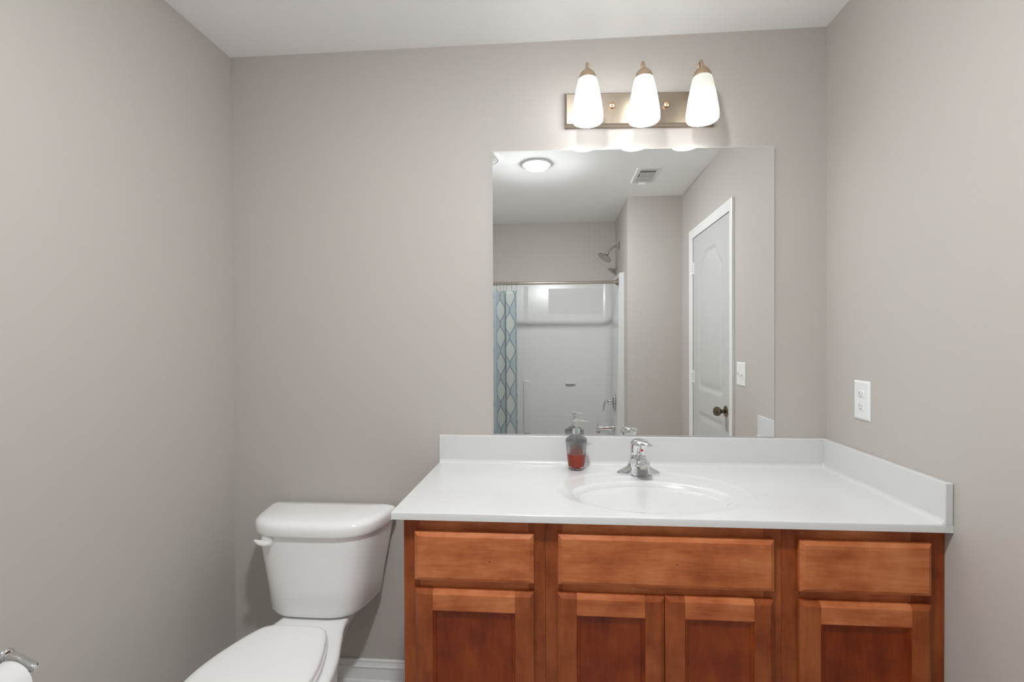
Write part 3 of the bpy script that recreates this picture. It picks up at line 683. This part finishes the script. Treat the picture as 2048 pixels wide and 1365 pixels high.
# ------------------------------------------------------------------ faucet
def build_faucet():
    cx, cy_, z0 = -27.05, -4.95, 33.93
    t = thing('faucet', 'chrome single-handle faucet with red dot behind the basin', 'faucet', (cx, cy_, z0))
    n = 40; rs = []
    for h, a, b, e in ((0.0, 2.85, 1.05, 2.2), (0.12, 2.88, 1.08, 2.2), (0.3, 2.7, 1.05, 2.1), (0.5, 2.3, 1.05, 2.0), (0.75, 1.85, 1.05, 2.0), (1.05, 1.5, 1.06, 2.0), (1.5, 1.24, 1.08, 2.0), (2.0, 1.1, 1.08, 2.0), (2.35, 1.04, 1.04, 2.0), (2.5, 0.95, 0.95, 2.0)):
        rs.append([(cx+p[0], cy_+p[1], z0+h) for p in [sup(2*math.pi*i/n, a, b, e) for i in range(n)]])
    MB().rings(rs).build('faucet_body', 'chrome', t, angle=60)
    # spout: sections marching towards the basin
    def sec(y, w, zt, zb_, k=36):
        r = []
        for i in range(k):
            px, pz = sup(2*math.pi*i/k, 1, 1, 3.4, 2.6)
            r.append((cx+px*w*(1.0+0.16*max(0, -pz)*min(1, (zt-zb_)/2)), y, (zt+zb_)/2+pz*(zt-zb_)/2))
        return r
    MB().rings([sec(cy_-0.2, 1.12, z0+2.35, z0+0.05), sec(cy_-0.9, 1.2, z0+2.45, z0+0.02), sec(cy_-1.5, 1.18, z0+2.55, z0+0.02), sec(cy_-1.75, 1.14, z0+2.58, z0+0.03), sec(cy_-1.95, 1.1, z0+2.6, z0+0.6), sec(cy_-2.6, 1.0, z0+2.65, z0+1.3), sec(cy_-3.4, 0.9, z0+2.62, z0+1.75), sec(cy_-4.1, 0.82, z0+2.5, z0+1.85), sec(cy_-4.45, 0.6, z0+2.35, z0+1.95)]).build('spout', 'chrome', t, angle=60)
    MB().lathe((cx, cy_-3.85, z0+1.55), [(0.42, 0), (0.46, 0.05), (0.46, 0.35), (0.5, 0.5)], n=24).build('aerator', 'nickel', t)
    # handle: a hood leaning forward with a lip to the right
    rs = []; n = 32
    for h, r, dx, dy in ((2.5, 0.92, 0, 0), (2.62, 1.0, 0, 0), (3.0, 1.03, 0.0, 0), (3.4, 1.08, 0.03, -0.03), (3.8, 1.18, 0.1, -0.12), (4.1, 1.2, 0.16, -0.18), (4.35, 1.08, 0.16, -0.16), (4.55, 0.78, 0.1, -0.05), (4.66, 0.4, 0.05, 0), (4.7, 0.02, 0.05, 0)):
        rs.append([(cx+dx+r*math.cos(2*math.pi*i/n), cy_+dy+r*math.sin(2*math.pi*i/n), z0+h) for i in range(n)])
    hd = MB().rings(rs).build('handle', 'chrome', t, angle=60)
    MB().tube([(cx+0.2, cy_-0.4, z0+4.2), (cx+0.9, cy_-0.95, z0+4.2), (cx+1.35, cy_-1.3, z0+4.08), (cx+1.65, cy_-1.5, z0+3.98)], [0.75, 0.6, 0.42, 0.15], 18, flat=0.42).build('lever_lip', 'chrome', hd)
    MB().lathe((cx+0.30, cy_-1.0, z0+3.35), [(0.19, 0), (0.19, 0.1), (0.14, 0.14), (0, 0.15)], axis=(0.25, -1, 0.05), n=18).build('indicator', 'red', hd)
build_faucet()

# ------------------------------------------------------------------ soap dispenser
def build_soap():
    cx, cy_, z0 = -35.35, -3.75, 34.005
    t = thing('soap_dispenser', 'ribbed grey glass soap bottle with red liquid beside the faucet', 'soap dispenser', (cx, cy_, z0))
    def rad(h): return 1.0+0.50*(h/4.15)**0.9
    out = [(0.0, 0), (0.9, 0.0)]
    N = 19; pitch = 4.05/N
    for k in range(N):
        for u, d in ((0.0, -0.03), (0.22, 0.05), (0.5, 0.085), (0.78, 0.05)):
            h = 0.08+(k+u)*pitch; out.append((rad(h)+d-0.03, h))
    out += [(1.5, 4.15), (1.47, 4.28), (1.3, 4.45), (1.0, 4.62), (0.7, 4.78), (0.5, 4.92)]
    inn = [(0.42, 4.9), (0.62, 4.7), (0.95, 4.5), (1.25, 4.3), (1.37, 4.1)] + [(rad(h)-0.13, h) for h in (3.5, 2.8, 2.0, 1.2, 0.5)] + [(0.85, 0.2), (0.0, 0.18)]
    MB().lathe((cx, cy_, z0), out+inn, n=56, cap0=False, cap1=False).build('glass_bottle', 'glass', t, angle=70)
    lq = [(0.0, 0.19), (0.84, 0.21)] + [(rad(h)-0.125, h) for h in (0.5, 1.0, 1.5, 2.0, 2.13)] + [(0.0, 2.15)]
    MB().lathe((cx, cy_, z0), lq, n=48, cap0=False, cap1=False).build('liquid_soap', 'soap', t)
    MB().lathe((cx, cy_, z0+4.86), [(0.5, 0), (0.52, 0.03), (0.5, 0.75), (0.42, 0.8), (0.2, 0.82)], n=30).build('pump_collar', 'clear', t)
    MB().lathe((cx, cy_, z0+0.3), [(0.09, 0), (0.09, 4.5)], n=12).build('dip_tube', 'clear', t)
    MB().lathe((cx, cy_, z0+5.68), [(0.2, 0), (0.2, 0.8), (0.3, 0.86), (0.32, 1.2), (0.26, 1.32), (0, 1.34)], n=24).build('pump_stem', 'clear', t)
    MB().tube([(cx+0.1, cy_, z0+6.75), (cx+0.8, cy_-0.05, z0+6.8), (cx+1.3, cy_-0.08, z0+6.72), (cx+1.62, cy_-0.1, z0+6.62)], [0.17, 0.12, 0.09, 0.07], 14).build('nozzle', 'clear', t)
build_soap()

# ------------------------------------------------------------------ toilet
def build_toilet():
    cx = -71.35
    t = thing('toilet', 'white two-piece toilet with closed lid between wall and vanity', 'toilet', (cx, -14, 0))
    N = 72
    def tank_ring(hw, yb_, yf, z, n=3.8, nb=9):
        yc = yb_-0.30*(yb_-yf); r = []
        for i in range(N):
            a = 2*math.pi*i/N
            p = sup(a, hw, 1, n, nb)
            y = yc + (p[1]*(yb_-yc) if p[1] > 0 else p[1]*(yc-yf))
            r.append((cx-0.4+p[0]*(1-0.16*(yb_-y)/(yb_-yf)), y, z))
        return r
    MB().rings([tank_ring(5.6, -1.4, -6.8, 14.06), tank_ring(6.6, -1.15, -7.9, 14.12), tank_ring(7.15, -1.05, -8.45, 14.4), tank_ring(7.7, -1.0, -8.65, 15.0), tank_ring(8.2, -0.95, -8.75, 18.5), tank_ring(9.0, -0.9, -8.95, 22.5), tank_ring(9.6, -0.9, -9.05, 25.65)]).build('tank', 'china', t, angle=60)
    MB().rings([tank_ring(9.6, -0.9, -9.1, 25.66), tank_ring(9.85, -0.6, -9.5, 25.7), tank_ring(9.98, -0.5, -9.6, 25.9), tank_ring(9.98, -0.5, -9.6, 26.75), tank_ring(9.88, -0.55, -9.45, 27.2), tank_ring(9.4, -0.7, -9.05, 27.5), tank_ring(8.7, -1.0, -8.3, 27.66), tank_ring(5.0, -2.5, -6.4, 27.78)]).build('tank_lid', 'china', t, angle=60)
    # flush lever, moulded white, on the front upper left
    lx, ly, lz = -77.3, -8.5, 25.0
    lev = MB().lathe((lx, ly+0.3, lz), [(0.9, 0), (0.9, 0.5), (0.82, 0.72), (0.5, 0.84), (0.0, 0.88)], axis=(-0.1, -1, 0), n=32)
    lev.build('lever_boss', 'plastic', t)
    MB().tube([(lx+0.55, ly-0.45, lz-0.35), (lx-0.2, ly-0.6, lz-0.4), (lx-1.0, ly-0.6, lz-0.24), (lx-1.75, ly-0.5, lz+0.0)], [0.4, 0.5, 0.42, 0.16], 18, flat=0.8).build('flush_lever', 'plastic', t)
    # bowl: outline half widths along y, lofted from foot to rim
    def outline(prof, z, k=9):
        # prof: list of (y, halfwidth) from back to front, smoothed by Catmull-Rom
        pts = []
        P = [prof[0]] + prof + [prof[-1]]
        for i in range(1, len(P)-2):
            for q in range(k):
                u = q/k; a, b, c, d = P[i-1], P[i], P[i+1], P[i+2]
                f = lambda j: 0.5*((2*b[j]) + (c[j]-a[j])*u + (2*a[j]-5*b[j]+4*c[j]-d[j])*u*u + (3*b[j]-a[j]-3*c[j]+d[j])*u**3)
                pts.append((f(0), max(0.02, f(1))))
        pts.append(prof[-1])
        return [(cx+h_, y, z) for y, h_ in pts] + [(cx-h_, y, z) for y, h_ in reversed(pts)]
    rim = [(-1.3, 4.4), (-4.5, 4.45), (-8.5, 4.75), (-12, 5.85), (-16, 7.2), (-20, 7.85), (-24, 7.2), (-27, 5.2), (-28.6, 3.0), (-29.3, 0.9), (-29.4, 0.05)]
    def sc(prof, k, dy0=0.0, fy=1.0): return [((y+12)*fy-12+dy0, h_*k) for y, h_ in prof]
    foot = [(-6.5, 2.6), (-7.5, 3.2), (-9.5, 3.6), (-12, 4.0), (-15, 4.4), (-18, 4.5), (-20.5, 4.2), (-22.3, 3.2), (-23.4, 1.8), (-23.8, 0.6), (-23.85, 0.05)]
    mid = [(-6, 2.4), (-7, 2.8), (-9, 3.0), (-12, 3.6), (-15.5, 4.2), (-19, 4.6), (-22, 4.2), (-24, 3.0), (-25, 1.7), (-25.4, 0.6), (-25.45, 0.05)]
    up = [(-2.2, 3.6), (-5, 3.7), (-8.5, 3.9), (-12, 4.9), (-16, 6.0), (-20, 6.5), (-24, 5.9), (-26.6, 4.2), (-28, 2.4), (-28.6, 0.8), (-28.65, 0.05)]
    MB().rings([outline(foot, 0.02), outline(foot, 1.2), outline(sc(foot, 0.9), 2.2), outline(mid, 6.0), outline(sc(mid, 1.08), 8.5), outline(up, 11.6), outline(sc(rim, 0.985), 13.0), outline(rim, 13.5), outline(sc(rim, 0.99), 13.82), outline(sc(rim, 0.95), 13.98), outline(sc(rim, 0.85, 0, 0.97), 14.0)]).build('bowl', 'china', t, angle=60)
    # seat ring and closed lid
    cx -= 0.3
    egg = [(-11.7, 2.6), (-11.95, 3.7), (-12.7, 4.6), (-15, 5.65), (-18.5, 6.7), (-21.8, 7.05), (-24.5, 6.5), (-27, 5.0), (-28.6, 3.1), (-29.45, 1.2), (-29.6, 0.05)]
    MB().rings([outline(sc(egg, 0.97, 0, 0.99), 14.06), outline(sc(egg, 1.0), 14.2), outline(sc(egg, 1.0), 14.55), outline(sc(egg, 0.96, 0, 0.985), 14.72)]).build('seat', 'seat', t, angle=60)
    MB().rings([outline(sc(egg, 0.94, -0.1, 0.98), 14.76), outline(sc(egg, 0.972, -0.05, 0.99), 14.84), outline(sc(egg, 0.972, -0.05, 0.99), 15.15), outline(sc(egg, 0.94, -0.15, 0.975), 15.34), outline(sc(egg, 0.85, -0.4, 0.93), 15.42), outline(sc(egg, 0.45, -3.5, 0.6), 15.46)]).build('lid', 'seat', t, angle=60)
    for s in (-1, 1):
        MB().lathe((cx+s*4.9, -15.0, 0.9), [(0.7, 0), (0.65, 0.6), (0.35, 0.95), (0, 1.0)], n=20).build('bolt_cap', 'plastic', t)
build_toilet()

# ------------------------------------------------------------------ paper holder and roll
def build_paper():
    t = thing('toilet_paper_holder', 'chrome toilet paper holder on the wall by the toilet', 'paper holder', (WL, -34.6, 23.6))
    for y, s in ((-31.4, 1), (-38.0, -1)):
        MB().lathe((WL+0.01, y, 23.4), [(0.72, 0), (0.72, 0.1), (0.6, 0.26), (0.45, 0.34)], axis=(1, 0, 0), n=32).build('wall_flange', 'chrome', t)
        MB().tube([(WL+0.2, y, 23.4), (WL+0.8, y, 23.5), (WL+1.5, y, 23.3), (WL+2.1, y, 22.95), (WL+2.6, y, 22.6)], [0.42, 0.40, 0.38, 0.40, 0.42], 20, flat=0.75).build('post', 'chrome', t)
        MB().lathe((WL+2.45, y+0.05, 22.5), [(0.3, -0.5), (0.5, -0.35), (0.52, 0.1), (0.46, 0.32), (0.3, 0.4), (0.24, 0.3), (0, 0.28)], axis=(0.8, 0.2*s, -0.4), n=28).build('post_end', 'chrome', t)
    MB().lathe((WL+2.15, -37.8, 22.24), [(0.3, 0), (0.3, 6.2)], axis=(0, 1, 0), n=20).build('roller', 'chrome', t)
    r = thing('toilet_paper_roll', 'white toilet paper roll on the chrome holder', 'toilet paper', (WL+2.2, -34.6, 22.0))
    prof = [(0.8, 0), (2.0, 0), (2.07, 0.06), (2.07, 4.04), (2.0, 4.1), (0.8, 4.1)]
    MB().lathe((WL+2.15, -36.7, 21.85), prof+[(0.8, 0)], axis=(0, 1, 0), n=56, cap0=False, cap1=False).build('paper', 'paper', r, angle=40)
    MB().lathe((WL+2.15, -36.68, 21.85), [(0.79, 0), (0.79, 4.06), (0.72, 4.06), (0.72, 0), (0.79, 0)], axis=(0, 1, 0), n=32, cap0=False, cap1=False).build('core', 'card', r)
build_paper()
